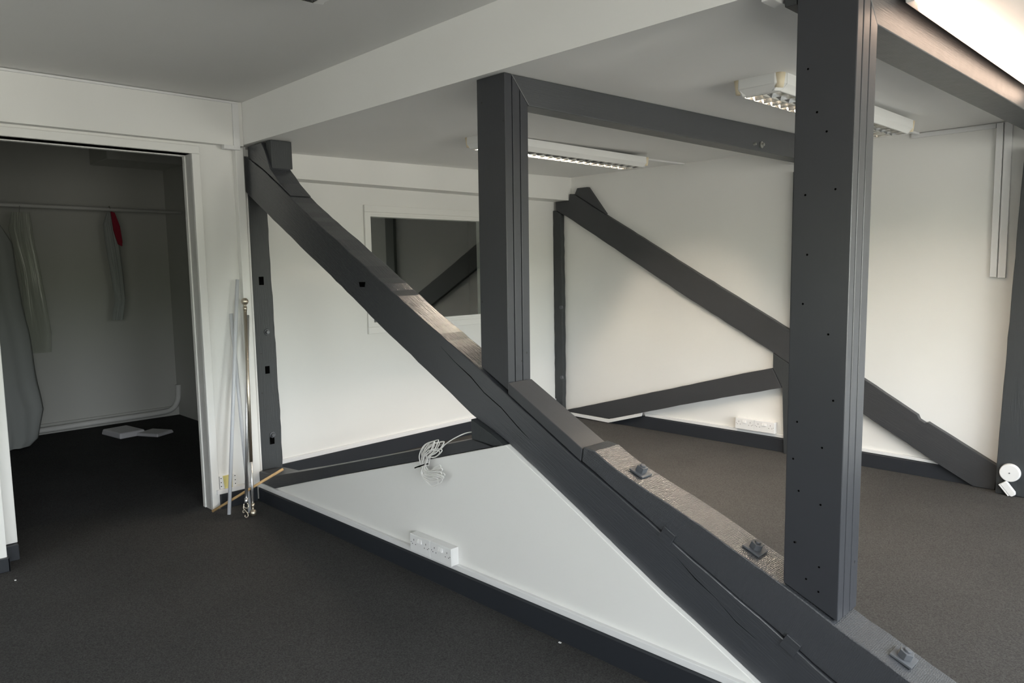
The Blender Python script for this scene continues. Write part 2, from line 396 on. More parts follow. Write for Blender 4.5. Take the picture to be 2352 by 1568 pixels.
mb = MB(); mb.box((0.0125, -0.050, 2.335), (0.026, -0.010, 2.612)); mb.box((0.0125, -1.9, 2.612), (0.026, -0.010, ZH(0) - .003))
mb.box((-0.02, -0.115, 2.325), (0.024, -0.008, 2.3515))
tag(mb.build('cable_trunking', M['trunk'], None, 0.002), 'white trunking along the top of the boxed beam over the door', 'cable trunking')
trunk('cable_trunking', (3.412, YF - .022, 1.425), (3.450, YF - .001, 2.42), 'left one of two vertical white trunkings high on the far wall')
trunk('cable_trunking', (3.458, YF - .024, 1.419), (3.502, YF - .001, 2.42), 'right one of two vertical white trunkings high on the far wall')
trunk('cable_trunking', (2.90, YF - .014, 2.392), (3.408, YF - .001, 2.422), 'horizontal white trunking under the ceiling at the top of the far wall')
trunk('cable_trunking', (2.03, YF - .05, 2.305), (2.085, YF - .001, 2.335), 'small white trunking stub at the far end of the inner tie beam')
trunk('cable_trunking', (3.565, 0.022, 2.338), (3.603, 0.105, 2.364), 'white trunking box on the ceiling left of the large front post')

# ------------------------------------------------------------------ front truss
def timber(name, pts, y0, y1, m, label, cat='timber', bevel=0.004, rough=True, step=0.06, amp=0.0025, group=None):
    p = rough_edge(pts, step, amp) if rough else pts
    o = MB().xz(p, y0, y1).build(name, M[m], None, bevel)
    return tag(o, label, cat, group)

TOP = [(0.012, 2.281), (0.206, 2.188), (0.373, 2.094), (0.546, 1.993), (0.674, 1.916), (1.103, 1.687), (1.722, 1.348), (2.215, 1.094)]
TOP2 = [(2.38, 1.003), (2.681, 0.834), (2.81, 0.764), (2.963, 0.690), (3.196, 0.572), (3.46, 0.439), (3.645, 0.346), (3.811, 0.257), (4.31, 0.0)]
brace = timber('diagonal_brace', TOP + TOP2 + list(reversed(LOW2)) + list(reversed(LOW)) + [(-0.040, 2.068), (-0.040, 2.300)], 0.040, 0.188, 'brace',
               'long dark diagonal brace running down from the wall post to the right foreground', 'beam')
mb = MB(); mb.xz([(1.265, 1.482), (1.325, 1.482), (1.318, 1.455), (1.272, 1.455)], 0.0385, 0.05)
mb.build('peg_slot', M['black'], brace, origin=brace.location)
# cracks along the brace
mb = MB()
def crack(mb, pts, w, y):
    up = [(x, z + w * (0.3 + random.random() * .7)) for x, z in pts]; dn = [(x, z - w * (0.3 + random.random() * .7)) for x, z in pts]
    up[0] = dn[0] = pts[0]; up[-1] = pts[-1]; dn[-1] = pts[-1]
    mb.xz([pts[0]] + up[1:-1] + [pts[-1]] + list(reversed(dn[1:-1])), y, y + .01)
crack(mb, [(1.95, 1.175), (2.05, 1.11), (2.16, 1.05), (2.25, 0.985), (2.36, 0.93), (2.46, 0.86), (2.54, 0.81)], .003, .0392)
mb.build('crack', M['black'], brace, origin=brace.location); mb = MB()
crack(mb, [(3.42, 0.395), (3.50, 0.335), (3.58, 0.296)], .0025, .0392)
mb.build('crack', M['black'], brace, origin=brace.location); mb = MB()
crack(mb, [(3.26, 0.50), (3.34, 0.44), (3.42, 0.395)], .0025, .0392)
mb.build('crack', M['black'], brace, origin=brace.location)

wedge = timber('packing_wedge', [(0.012, 2.286), (0.012, 2.352), (0.20, 2.357), (0.245, 2.300), (0.305, 2.182), (0.42, 2.085), (0.546, 1.998), (0.373, 2.099), (0.206, 2.193)],
               0.044, 0.186, 'brace', 'dark wedge-shaped packing timber on top of the diagonal brace at the wall', 'timber', 0.003)
tag(MB().xz([(0.236, 2.362), (0.236, 2.322), (0.305, 2.187), (0.303, 2.362)], 0.058, 0.200).build('packing_block', M['oldpost'], None, 0.004),
    'small dark upright block between the brace wedge and the ceiling', 'block')

mb = MB()
ed = rough_edge([(.203, .150), (.210, .30), (.2075, .642), (.202, .90), (.198, 1.267), (.193, 1.60), (.188, 1.936)], .05, .003, False)
mb.yz([(.0585, .150)] + ed + [(.186, 2.30), (.0585, 2.30)], -.20, -.046)
wp = tag(mb.build('wall_post', M['oldpost'], None, .005), 'dark old wall post with square slots beside the curtain poles', 'post')
for (y, z, w, h) in ((.119, 1.484, .034, .056), (.130, .878, .032, .052), (.138, .385, .034, .05)):
    mb = MB(); mb.box((-.07, y - w / 2, z - h / 2), (-.0448, y + w / 2, z + h / 2)); mb.build('mortise_slot', M['black'], wp, origin=wp.location)
for (y, z) in ((.140, 1.137), (.142, .425)):
    mb = MB(); mb.cyl((-.046, y, z), (-.038, y, z), .023, .021, 8); mb.cyl((-.038, y, z), (-.018, y - .004, z), .015, .013, 6)
    mb.build('bolt_head', M['bolt'], wp, origin=wp.location, bevel=.002)

timber('low_strut', [(0.005, 0.1285), (0.17, 0.1285), (0.205, 0.124), (0.60, 0.246), (0.999, 0.367), (1.40, 0.486), (1.793, 0.598), (2.325, 0.754), (2.186, 0.766), (1.60, 0.598), (1.023, 0.435), (0.60, 0.317), (0.245, 0.222), (0.005, 0.202)],
       0.0095, 0.175, 'strut', 'dark low sloping strut above the white partition, with the cable coil', 'beam', 0.003, True, .16, .0008)
timber('post_stub', [(2.189, 0.769), (2.333, 0.759), (2.400, 0.772), (2.331, 0.806), (2.187, 0.861)], 0.012, 0.17, 'oldpost',
       'short dark post stub between the low strut and the diagonal brace', 'post', 0.003, False)

plank = timber('planed_plank', [(2.402, 0.996), (2.402, 1.046), (2.822, 0.822), (2.812, 0.770)], 0.043, 0.192, 'plank',
               'smooth planed plank lying on the brace just right of the middle post', 'plank', 0.003, False)
TB = [(2.826, 0.829), (2.884, 0.822), (2.998, 0.765), (3.288, 0.663), (3.551, 0.557), (3.662, 0.511), (3.822, 0.437), (3.988, 0.366), (4.059, 0.334), (4.80, 0.0)]
sill = timber('bolted_timber', TB + [(4.33, 0.0), (3.822, 0.259), (3.65, 0.349), (3.46, 0.442), (3.196, 0.576), (2.963, 0.695), (2.818, 0.770)],
              0.044, 0.200, 'saw', 'rough sawn timber bolted on top of the brace under the large front post', 'beam', 0.004)
for (x, z) in ((3.045, 0.749), (3.52, 0.570), (4.00, 0.361)):
    d = Vector((-0.40, 0, 1)).normalized(); d = Vector((0.38, 0, 0.925)); t = Vector((0.925, 0, -0.38)); c = Vector((x, 0.125, z))
    b_ = bmesh.new(); mb = MB(); w = .033
    q = [c + t * sx * w + Vector((0, 1, 0)) * sy * w for sx, sy in ((-1, -1), (1, -1), (1, 1), (-1, 1))]
    mb.prism([p + d * .0015 for p in q], [p + d * .008 for p in q])
    wsh = mb.build('washer', M['bolt'], sill, .001, origin=sill.location)
    mb = MB(); mb.cyl(c + d * .008, c + d * .030, .023, .022, 4 if x < 3.2 else 6); mb.cyl(c + d * .030, c + d * .036, .011, .010, 12)
    mb.build('bolt', M['bolt'], wsh, .0015, origin=wsh.matrix_basis.translation + sill.location)
def key(cx, cz, label):
    t = Vector((0.875, 0, -0.485)); n = Vector((0.485, 0, 0.875)); c = Vector((cx, 0, cz)); mb = MB()
    q = [c + t * sx * .027 + n * sy * .026 for sx, sy in ((-1, -1), (1, -1), (1, 1), (-1, 1))]
    mb.prism([Vector((p.x, .034, p.z)) for p in q], [Vector((p.x, .10, p.z)) for p in q])
    tag(mb.build('timber_key', M['brace'], None, .002), label, 'wooden key')
key(3.226, 0.566, 'square dark wooden key in the brace seam halfway along the sawn timber')
key(3.692, 0.322, 'square dark wooden key in the brace seam below the large front post')

# laminated square posts: three boards side by side
def square_post(xl0, xl1, xr0, xr1, zb_l, zb_r, y, label, mitre):
    root = empty('square_post', ((xl0 + xr0) / 2, (y[0] + y[-1]) / 2, zb_r), label, 'post')
    g = 0.0019
    for i in range(3):
        ya, yb = y[i] + (g if i else 0), y[i + 1] - (g if i < 2 else 0)
        mb = MB()
        zt = 2.3632
        prof = [(xl0, zb_l), (xr0, zb_r), (xr1, zt), (xl1, zt)]
        if i == 0: mb.xz(prof, ya, yb)
        else:
            za, zb = mitre(ya), mitre(yb)
            mb.prism([(xl0, ya, zb_l), (xr0, ya, zb_r), (xr1, ya, za), (xl1, ya, za)], [(xl0, yb, zb_l), (xr0, yb, zb_r), (xr1, yb, zb), (xl1, yb, zb)])
        o = mb.build('board', M['post'], root, 0.003)
    return root
m1 = lambda y: min(2.362, max(2.244, 2.3625 - (y - .095) * (2.3625 - 2.243) / .105))
square_post(2.217, 2.226, 2.393, 2.402, 1.099, 1.008, (.056, .100, .147, .195), 'middle square dark post standing on the diagonal brace', m1)
p2 = square_post(3.655, 3.664, 3.831, 3.841, 0.518, 0.441, (.056, .098, .150, .207), 'large square dark post nearest the camera, on the sawn timber', m1)
mb = MB()
for (x, z) in ((3.70, 1.75), (3.79, 1.76), (3.70, 1.42), (3.78, 1.33), (3.69, 1.05), (3.77, 0.98), (3.70, 0.83), (3.77, 0.80), (3.69, 0.66), (3.77, 0.60), (3.73, 0.55), (3.77, 0.52), (3.76, 1.93), (3.71, 1.57), (3.68, .93), (3.80, 1.13), (3.73,1.99), (3.70, 2.12)):
    mb.cyl((x, .0560, z), (x, .0552, z), .0035, .003, 8)
mb.build('nail_hole', M['black'], p2)['kind'] = 'stuff'

# tie beams running from the posts to the far wall (mitred over the post boards)
def tie(name, xa0, xa1, xb0, xb1, label, zb=2.244):
    mb = MB(); ys, ye = .0955, YF - .002
    L = [(ys, 2.362), (.2010, zb), (1.2, zb + .001), (ye, zb + .006), (ye, ZC(ye) - .002), (1.2, ZC(1.2) - .001)]
    k = lambda a, b, y: a + (b - a) * (y - .1) / (ye - .1)
    mb.prism([(k(xa0, xb0, y), y, z) for y, z in L], [(k(xa1, xb1, y), y, z) for y, z in L])
    return tag(mb.build(name, M['beam'], None, 0.004), label, 'beam')
b1 = tie('tie_beam', 2.30, 2.402, 2.29, 2.41, 'dark tie beam from the middle post to the far wall, with a bolt in its side')
tie('tie_beam', 3.700, 3.841, 3.715, 3.85, 'dark tie beam beside the glowing tube light, from the large front post')
mb = MB(); mb.cyl((2.409, 2.30, 2.287), (2.418, 2.30, 2.287), .021, .021, 16); mb.cyl((2.418, 2.30, 2.287), (2.432, 2.30, 2.287), .010, .010, 8)
mb.build('bolt', M['steel'], b1, origin=b1.location)
mb = MB(); mb.cyl((2.408, 2.21, 2.282), (2.424, 2.21, 2.282), .010, .008, 8); mb.build('bolt', M['steel'], b1, origin=b1.location)
tag(MB().box((3.614, 0.075, 2.322), (3.654, 0.195, 2.3635)).build('packing_block', M['oldpost'], None, .003), 'dark packing block at the ceiling against the head of the large front post', 'block')

# ------------------------------------------------------------------ far truss (half let into the far wall)
FY = YF - .050
timber('far_brace', [(-0.42, 2.198), (-0.24, 2.198), (-0.232, 2.262), (-0.180, 2.257), (0.219, 2.027), (0.92, 1.637), (1.079, 1.547), (2.064, 1.008), (2.64, 0.671), (3.015, 0.447), (3.028, 0.418), (3.068, 0.395), (3.085, 0.405), (3.519, 0.166),
                     (3.505, 0.002), (3.381, 0.002), (3.18, 0.107), (2.637, 0.413), (1.928, 0.822), (1.081, 1.277), (0.397, 1.663), (-0.277, 2.042), (-0.42, 2.115)], FY, YF - .001, 'farwood',
       'long dark diagonal brace against the far wall', 'beam', 0.003, True, 0.08, 0.002)
timber('packing_wedge', [(-0.172, 2.258), (-0.140, 2.312), (-0.010, 2.312), (0.215, 2.036)], FY + .008, YF - .001, 'farwood', 'dark wedge on top of the far brace in the far corner', 'timber', .003, False)
fp = timber('wall_post', [(-0.455, 0.05), (-0.350, 0.05), (-0.346, 0.9), (-0.347, 1.45), (-0.352, 2.07), (-0.42, 2.11), (-0.455, 2.11)], FY - .004, YF - .001, 'oldpost', 'thin dark post in the far corner right of the internal window', 'post', .003, True, .06, .003)
for z in (1.125, 0.40):
    mb = MB(); mb.cyl((-.352, FY - .003, z), (-.352, FY - .022, z), .022, .018, 8); mb.build('bolt_head', M['bolt'], fp, .002, origin=fp.location)
timber('low_strut', [(-0.345, 0.05), (0.02, 0.152), (0.58, 0.313), (1.14, 0.470), (1.644, 0.617), (1.928, 0.692), (2.010, 0.538), (1.647, 0.441), (1.141, 0.301), (0.66, 0.160), (0.252, 0.042), (-0.345, 0.046)],
       FY - .002, YF - .001, 'farwood', 'dark low sloping strut against the far wall above the double sockets', 'beam', 0.003, True, .08, .002)
timber('far_post', [(1.931, 0.816), (1.931, 0.696), (2.014, 0.536), (2.036, 0.0), (2.23, 0.0), (2.23, 0.640)], FY, YF - .001, 'oldpost', 'dark post foot below the far brace, behind the large front post', 'post', .003, False)
timber('far_post', [(2.063, 1.014), (2.225, 0.919), (2.225, 2.245), (2.066, 2.245)], FY + .004, YF - .001, 'oldpost', 'dark upright above the far brace, under the end of the tie beam', 'post', .003, False)
timber('far_post', [(3.523, 0.0), (3.523, 0.19), (3.557, 1.247), (3.584, 2.074), (3.592, 2.23), (3.80, 2.23), (3.76, 0.0)], FY - .06, YF - .001, 'oldpost', 'dark leaning post at the right edge of the far wall', 'post', .004, True, .1, .002)

# round cover and trunking offcut at the foot of the right-hand far post
yd = FY - .061
mb = MB(); mb.cyl((3.603, yd, 0.155), (3.603, yd - .030, 0.155), .060, .057, 40)
rc = tag(mb.build('round_cover', M['plastic'], None, .004), 'round white plastic cover with a centre screw, on the right far post', 'cover')
mb = MB(); mb.cyl((3.603, yd - .0295, 0.155), (3.603, yd - .032, 0.155), .004, .004, 10); mb.build('screw', M['bolt'], rc, origin=rc.location)
mb = MB(); d = Vector((0.075, 0, -0.095)).normalized(); s_ = Vector((0.79, 0, 0.62)); c0 = Vector((3.570, yd - .032, 0.088))
q = [c0 - s_ * .021, c0 + s_ * .021, c0 + s_ * .021 + d * .085, c0 + s_ * .012 + d * .100, c0 - s_ * .012 + d * .100, c0 - s_ * .021 + d * .090]
mb.prism(q, [p + Vector((0, .026, 0)) for p in q])
oc = tag(mb.build('junction_box', M['plastic'], None, .004), 'small white plastic box tilted below the round white cover', 'box')
mb = MB(); q = [c0 - s_ * .032, c0 - s_ * .022, c0 - s_ * .022 + d * .088, c0 - s_ * .030 + d * .088]
mb.prism(q, [p + Vector((0, .030, 0)) for p in q]); mb.build('lid', M['trunk'], oc, .002, origin=oc.location)

# ------------------------------------------------------------------ double sockets
def double_socket(x0, x1, z0, z1, yf, yb, label, group=None):
    root = empty('double_socket', ((x0 + x1) / 2, (yf + yb) / 2, z0), label, 'socket', group)
    w, h = x1 - x0, z1 - z0; X = lambda u: x0 + u * w; Z = lambda v: z0 + v * h
    MB().box((x0 + .001, yf + .008, z0), (x1 - .001, yb, z1)).build('back_box', M['plastic'], root, .002)
    MB().box((x0, yf, z0), (x1, yf + .0078, z1)).build('face_plate', M['plastic'], root, .002)
    for u in (.385, .50):
        mb = MB(); mb.yz([(yf + .001, Z(.60)), (yf - .007, Z(.62)), (yf - .001, Z(.84)), (yf + .001, Z(.84))], X(u), X(u + .10)); mb.build('switch', M['plastic'], root, .001)
    for u in (.16, .76):
        mb = MB(); e = yf - .0004
        mb.box((X(u) - .0016 + .006, e, Z(.64)), (X(u) + .0016 + .006, yf + .002, Z(.74)))
        mb.build('pin_hole', M['black'], root); mb = MB()
        mb.box((X(u - .075) + .004, e, Z(.42)), (X(u - .045) + .004, yf + .002, Z(.465)))
        mb.build('pin_hole', M['black'], root); mb = MB()
        mb.box((X(u + .075) + .004, e, Z(.42)), (X(u + .105) + .004, yf + .002, Z(.465)))
        mb.build('pin_hole', M['black'], root)
    for u in (.06, .94):
        mb = MB(); mb.cyl((X(u), yf + .001, Z(.52)), (X(u), yf - .0008, Z(.52)), .0028, .0025, 8); mb.build('screw', M['bolt'], root)
    return root
double_socket(1.748, 1.9085, .1375, .224, -.030, .0175, 'left one of two white double sockets on the low white partition')
double_socket(1.9115, 2.070, .1385, .225, -.030, .0175, 'right one of two white double sockets on the low white partition')
double_socket(1.604, 1.7735, .148, .240, YF - .048, YF - .001, 'left one of two white double sockets on the far wall')
double_socket(1.7755, 1.955, .148, .240, YF - .048, YF - .001, 'right one of two white double sockets on the far wall')

# taped socket by the door (faces +x)
r = empty('taped_socket', (-.04, -.19, .13), 'white wall socket with yellow tape, beside the door', 'socket')
MB().box((-.0495, -.245, .1305), (-.030, -.135, .214)).build('face_plate', M['plastic'], r, .002)
mb = MB(); mb.prism([(-.0298, -.215, .125), (-.0298, -.165, .125), (-.0298, -.160, .216), (-.0298, -.225, .216)], [(-.026, -.213, .127), (-.022, -.167, .127), (-.024, -.163, .214), (-.026, -.222, .214)])
mb.build('tape', M['tape'], r)
for z in (.145, .17, .198):
    for ya in (-.240, -.146):
        mb = MB(); mb.box((-.0302, ya, z), (-.0295, ya + .006, z + .006)); mb.build('pin_hole', M['black'], r)

# ------------------------------------------------------------------ coil of cable over the low strut
mb = MB(); rnd = random.Random(3)
T = (1.862, 0.590); ups = [(1.942, .720), (1.950, .712), (1.964, .730), (1.972, .722), (1.985, .738), (2.002, .730), (2.024, .735), (2.018, .700), (2.003, .690)]
for i, (ux, uz) in enumerate(ups):
    k = i / (len(ups) - 1); yy = -.004 - .030 * rnd.random()
    T0 = (T[0] - .018 + .036 * rnd.random(), T[1] + .012 * (rnd.random() - .5))
    pa = (1.848 + .045 * k, .640 + .01 * rnd.random()); pb = (1.895 + .04 * k, .640 + .012 * rnd.random())
    mb.tube(catmull([(T0[0], yy, T0[1]), (pa[0], yy - .006, pa[1]), ((pa[0] + ux) / 2 - .012, yy - .004, (pa[1] + uz) / 2 + .014), (ux, yy, uz), (ux + .008, yy - .006, uz - .012), ((pb[0] + ux) / 2 + .010, yy - .008, (pb[1] + uz) / 2 - .012), (pb[0], yy - .01, pb[1]), (T0[0] + .008, yy, T0[1])], 7), .0026, 6)
dns = [(1.987, .600), (2.005, .590), (2.010, .575), (2.024, .570), (2.026, .560), (2.012, .552), (1.995, .545), (2.015, .545), (1.985, .535)]
for i, (ux, uz) in enumerate(dns):
    k = i / (len(dns) - 1); yy = -.004 - .030 * rnd.random(); low = i >= 7
    T0 = (T[0] - .016 + .034 * rnd.random(), T[1] + .012 * (rnd.random() - .5))
    pa = (1.868 + .004 * k, .560 - .020 * k); pb = (1.900 + .02 * (1 - k), .578 - .02 * k)
    mid = ((1.905, .525) if low else ((pa[0] + ux) / 2 - .01, (pa[1] + uz) / 2 - .018 - .01 * k))
    mb.tube(catmull([(T0[0], yy, T0[1]), (pa[0], yy - .006, pa[1]), (mid[0], yy - .008, mid[1])] + ([(1.945, yy - .008, .508), (1.985, yy - .006, .522)] if low else []) + [(ux, yy, uz), (ux + .002, yy - .005, uz + .016), ((pb[0] + ux) / 2 + .006, yy - .008, (pb[1] + uz) / 2 + .012), (pb[0], yy - .008, pb[1]), (T0[0] + .006, yy, T0[1])], 7), .0026, 6)
mb.tube(catmull([(1.99, -.012, .690), (2.024, -.006, .722), (2.073, .010, .755), (2.125, .035, .782), (2.178, .050, .792), (2.206, .060, .777)], 8), .0026, 6)
coil = tag(mb.build('cable_coil', M['cable'], None, smooth=True), 'white coil of cable hanging over the low strut and partition', 'cable')
mb = MB(); mb.tube([(1.820, -.040, .575), (1.840, -.044, .583), (1.862, -.046, .592), (1.885, -.040, .601), (1.897, -.030, .606), (1.885, -.004, .600), (1.850, -.002, .588), (1.835, -.020, .581), (1.842, -.042, .584)], .0030, 6)
mb.build('cable_tie', M['black'], coil, origin=coil.location)

# ------------------------------------------------------------------ poles leaning by the door
def pole(name, a, b, r, m, label, cat='pole'):
    mb = MB(); mb.cyl(a, b, r, r, 18); return tag(mb.build(name, M[m], None, 0, True), label, cat)
pole('plastic_tube', (.130, -.264, .003), (-.004, -.064, 1.497), .0115, 'tube', 'grey-white plastic tube by the door, the taller of two crossed tubes', 'tube')
pole('plastic_tube', (.199, -.157, .003), (-.0378, -.104, 1.275), .0115, 'tube', 'grey-white plastic tube by the door, the shorter of two crossed tubes', 'tube')
pole('wooden_dowel', (.006, -.319, .009), (.378, -.006, .292), .0085, 'dowel', 'pale wooden dowel slanting across the other poles from door to wall post', 'dowel')
a = Vector((.276, -.171, .024)); b = Vector((.043, -.0445, 1.3547))
root = empty('curtain_pole', a, 'metal curtain pole with a ball finial at each end', 'curtain pole')
d = (b - a).normalized()
mb = MB(); mb.cyl(a + d * .05, a + d * .33, .0085, .0085, 18); mb.build('inner_rod', M['chrome'], root, 0, True)
mb = MB(); mb.cyl(a + d * .32, b - d * .05, .0105, .0105, 18); mb.build('outer_rod', M['nickel'], root, 0, True)
for c, s2 in ((a, 1), (b, -1)):
    mb = MB(); mb.sphere(c, .0235); mb.cyl(c + d * s2 * .020, c + d * s2 * .034, .008, .008, 14); mb.cyl(c + d * s2 * .034, c + d * s2 * .060, .0125, .0125, 18)
    mb.build('ball_finial', M['nickel'], root, 0, True)
a = Vector((.262, -.205, .105)); b = Vector((.014, -.016, 1.262)); d = (b - a).normalized()
root = empty('curtain_pole', a, 'metal curtain pole with a scrolled finial at its foot', 'curtain pole')
mb = MB(); mb.cyl(a, b, .0098, .0098, 18); mb.build('outer_rod', M['chrome'], root, 0, True)
mb = MB(); mb.cyl(a - d * .012, a + d * .02, .0125, .0125, 18); mb.build('collar', M['chrome'], root, 0, True)
ux = Vector((0.75, 0.66, 0)).normalized()
def P2(u, w): return a + ux * u + d * w
sc = [P2(0, -.008), P2(.014, -.022), P2(.012, -.040), P2(-.006, -.042), P2(-.016, -.030), P2(-.014, -.016)]
sw = [P2(-.016, -.026), P2(-.018, -.044), P2(-.004, -.060), P2(.010, -.076), P2(.012, -.092), P2(.002, -.100), P2(-.008, -.094), P2(-.006, -.086)]
mb = MB(); mb.tube(catmull(sc, 8), .0035, 8); mb.tube(catmull(sw, 8), .0035, 8); mb.tube(catmull([P2(-.012, -.05), P2(-.022, -.062), P2(-.018, -.072), P2(-.012, -.066)], 6), .003, 8)
mb.build('scroll_finial', M['nickel'], root, 0, True)

# ------------------------------------------------------------------ louvred ceiling lights
def louvre_light(xc, y0, y1, label, lit='lamp', zt=None, w=0.24):
    zc = (lambda y: zt) if zt else ZC
    zt0 = zc((y0 + y1) / 2) - .014; zb = zt0 - .075
    root = empty('ceiling_light', (xc, (y0 + y1) / 2, zb), label, 'ceiling light', 'louvred ceiling lights')
    hw = w / 2; e = .055
    # side walls of the housing, chamfered below, open for the louvre
    for s in (-1, 1):
        mb = MB(); mb.prism([(xc + s * hw, y0 + e, zt0), (xc + s * hw, y0 + e, zb + .028), (xc + s * (hw - .030), y0 + e, zb), (xc + s * (hw - .036), y0 + e, zb), (xc + s * (hw - .008), y0 + e, zb + .032), (xc + s * (hw - .008), y0 + e, zt0)],
                            [(xc + s * hw, y1 - e, zt0), (xc + s * hw, y1 - e, zb + .028), (xc + s * (hw - .030), y1 - e, zb), (xc + s * (hw - .036), y1 - e, zb), (xc + s * (hw - .008), y1 - e, zb + .032), (xc + s * (hw - .008), y1 - e, zt0)])
        mb.build('side_panel', M['house'], root, .001)
    MB().box((xc - hw + .002, y0 + e, zt0 - .004), (xc + hw - .002, y1 - e, zt0)).build('top_plate', M['house'], root)
    MB().box((xc - hw + .05, y0 + .08, zt0), (xc + hw - .05, y1 - .08, zc(y0) - .0005)).build('mounting_spacer', M['house'], root)
    for yy, s in ((y0, 1), (y1, -1)):
        mb = MB()
        o3 = lambda f, z, off: [(xc - hw + .001 + off, yy + s * e, z), (xc - hw + .018 + off, yy + s * .016, z), (xc - hw + .034 + off, yy + s * off, z), (xc + hw - .034 - off, yy + s * off, z), (xc + hw - .018 - off, yy + s * .016, z), (xc + hw - .001 - off, yy + s * e, z)]
        mb.prism(o3(0, zb + .028, 0), o3(0, zt0, 0))
        mb.prism(o3(0, zb + .0005, .026), o3(0, zb + .0279, .0005))
        mb.build('end_cap', M['house'], root, .003)
        for sx in (-1, 1):
            mb = MB(); px = xc + sx * (hw - .0255); mb.cyl((px, yy + s * .029, zb + .012), (px, yy + s * .029, zt0 - .001), .019, .027, 14); mb.build('corner_cap', M['cream'], root, 0, True)
    # parabolic louvre: long side reflectors and cross blades
    lz0, lz1 = zb - .001, zb + .044
    xa, xb = xc - hw + .038, xc + hw - .038
    for s in (-1, 1):
        mb = MB(); xx = xc + s * (hw - .038)
        mb.prism([(xx, y0 + e, lz0), (xx + s * .012, y0 + e, lz1), (xx + s * .014, y0 + e, lz1), (xx + s * .002, y0 + e, lz0)], [(xx, y1 - e, lz0), (xx + s * .012, y1 - e, lz1), (xx + s * .014, y1 - e, lz1), (xx + s * .002, y1 - e, lz0)])
        mb.build('side_reflector', M['alu'], root)
    mb = MB(); mb.prism([(xc - .002, y0 + e, lz0), (xc + .002, y0 + e, lz0), (xc + .014, y0 + e, lz1 - .012), (xc - .014, y0 + e, lz1 - .012)], [(xc - .002, y1 - e, lz0), (xc + .002, y1 - e, lz0), (xc + .014, y1 - e, lz1 - .012), (xc - .014, y1 - e, lz1 - .012)])
    mb.build('centre_reflector', M['alu'], root)
    n = int((y1 - y0 - 2 * e) / .085)
    for i in range(n + 1):
        yy = y0 + e + .004 + (y1 - y0 - 2 * e - .008) * i / n; mb = MB()
        mb.yz([(yy - .0012, lz0), (yy + .0012, lz0), (yy + .006, lz1 - .004), (yy - .006, lz1 - .004)], xa + .001, xb - .001)
        mb.build('louvre_blade', M['alu'], root)
    for s in (-1, 1):
        mb = MB(); xx = xc + s * .040; mb.cyl((xx, y0 + e, zb + .057), (xx, y1 - e, zb + .057), .0075, .0075, 10)
        mb.build('lamp_tube', M[lit] if lit else M['plastic'], root, 0, True)
    return root
louvre_light(1.130, 1.03, 2.76, 'louvred white ceiling light behind the middle post')
louvre_light(3.035, 1.02, 2.80, 'louvred white ceiling light behind the large front post', 'lamp2')
louvre_light(2.195, -2.1, -0.605, 'unlit louvred white ceiling light at the top edge, in the near bay', False, ZH(2.2))
for x, l in ((1.05, 'thin white conduit on the ceiling from the left louvred light to the far wall'), (2.93, 'thin white conduit on the ceiling from the right louvred light to the far wall')):
    mb = MB(); y0 = 2.80 if x < 2 else 2.84
    mb.prism([(x, y0, ZC(y0) - .014), (x + .022, y0, ZC(y0) - .014), (x + .022, y0, ZC(y0) - .0005), (x, y0, ZC(y0) - .0005)], [(x, YF - .015, ZC(YF) - .016), (x + .022, YF - .015, ZC(YF) - .016), (x + .022, YF - .015, ZC(YF) - .0015), (x, YF - .015, ZC(YF) - .0015)])
    tag(mb.build('conduit', M['trunk'], None), l, 'conduit')

# batten tube light beside the right tie beam
ty0, ty1 = .37, 2.15
root = empty('batten_light', (3.905, (ty0 + ty1) / 2, 2.33), 'glowing warm tube light beside the tie beam at the top right', 'light')
MB().yz([(ty0 - .02, 2.333), (ty1 + .02, 2.333), (ty1 + .02, ZC(ty1 + .02) + .0005), (ty0 - .02, ZC(ty0 - .02) + .0005)], 3.868, 3.896).build('spine', M['house'], root, .003)
mb = MB(); mb.cyl((3.921, ty0, 2.318), (3.921, ty1, 2.318), .023, .023, 24); mb.sphere((3.921, ty0, 2.318), .023, (1, .5, 1)); mb.build('lamp_tube', M['tubelamp'], root, 0, True)
for yy in (ty0 + .02, ty1 - .04):
    MB().box((3.895, yy, 2.338), (3.935, yy + .02, 2.3683)).build('lamp_holder', M['house'], root, .002)

# ------------------------------------------------------------------ adjoining store room behind the doorway
struct('floor', MB().box((-3.75, -2.4, -0.08), (-0.5505, 0.95, -0.001)), M['carpet2'])
mb = MB(); mb.box((-3.75, -2.4, 0), (-3.60, 0.95, 2.9)); mb.box((-3.6, 0.80, 0), (-0.56, 0.95, 2.9)); mb.box((-3.6, -2.4, 0), (-0.17, -2.25, 2.9))
mb.box((-0.56, 0.05, 0), (-0.47, 0.95, 2.9)); mb.box((-.29, .062, 2.48), (-.17, .2, 2.9))
struct('wall_store', mb, M['closet'])
struct('ceiling', MB().box((-3.75, -2.4, 2.9), (-0.17, 0.95, 3.0)), M['closet'])
mb = MB(); mb.box((-0.171, -2.4, 2.361), (-0.17, 0.05, 2.9)); struct('wall_store', mb, M['closet'])
struct('trim_3', MB().box((-3.6, 0.10, 2.63), (-3.05, 0.80, 2.9)), M['closet'], None, .01)
# unseen room behind the internal window, its shade painted into the walls
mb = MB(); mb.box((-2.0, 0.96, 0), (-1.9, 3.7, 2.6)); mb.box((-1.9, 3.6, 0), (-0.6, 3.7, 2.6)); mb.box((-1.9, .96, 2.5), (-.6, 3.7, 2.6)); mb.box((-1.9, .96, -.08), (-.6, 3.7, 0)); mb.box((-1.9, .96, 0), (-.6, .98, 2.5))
struct('wall_store', mb, M['darkroom'])
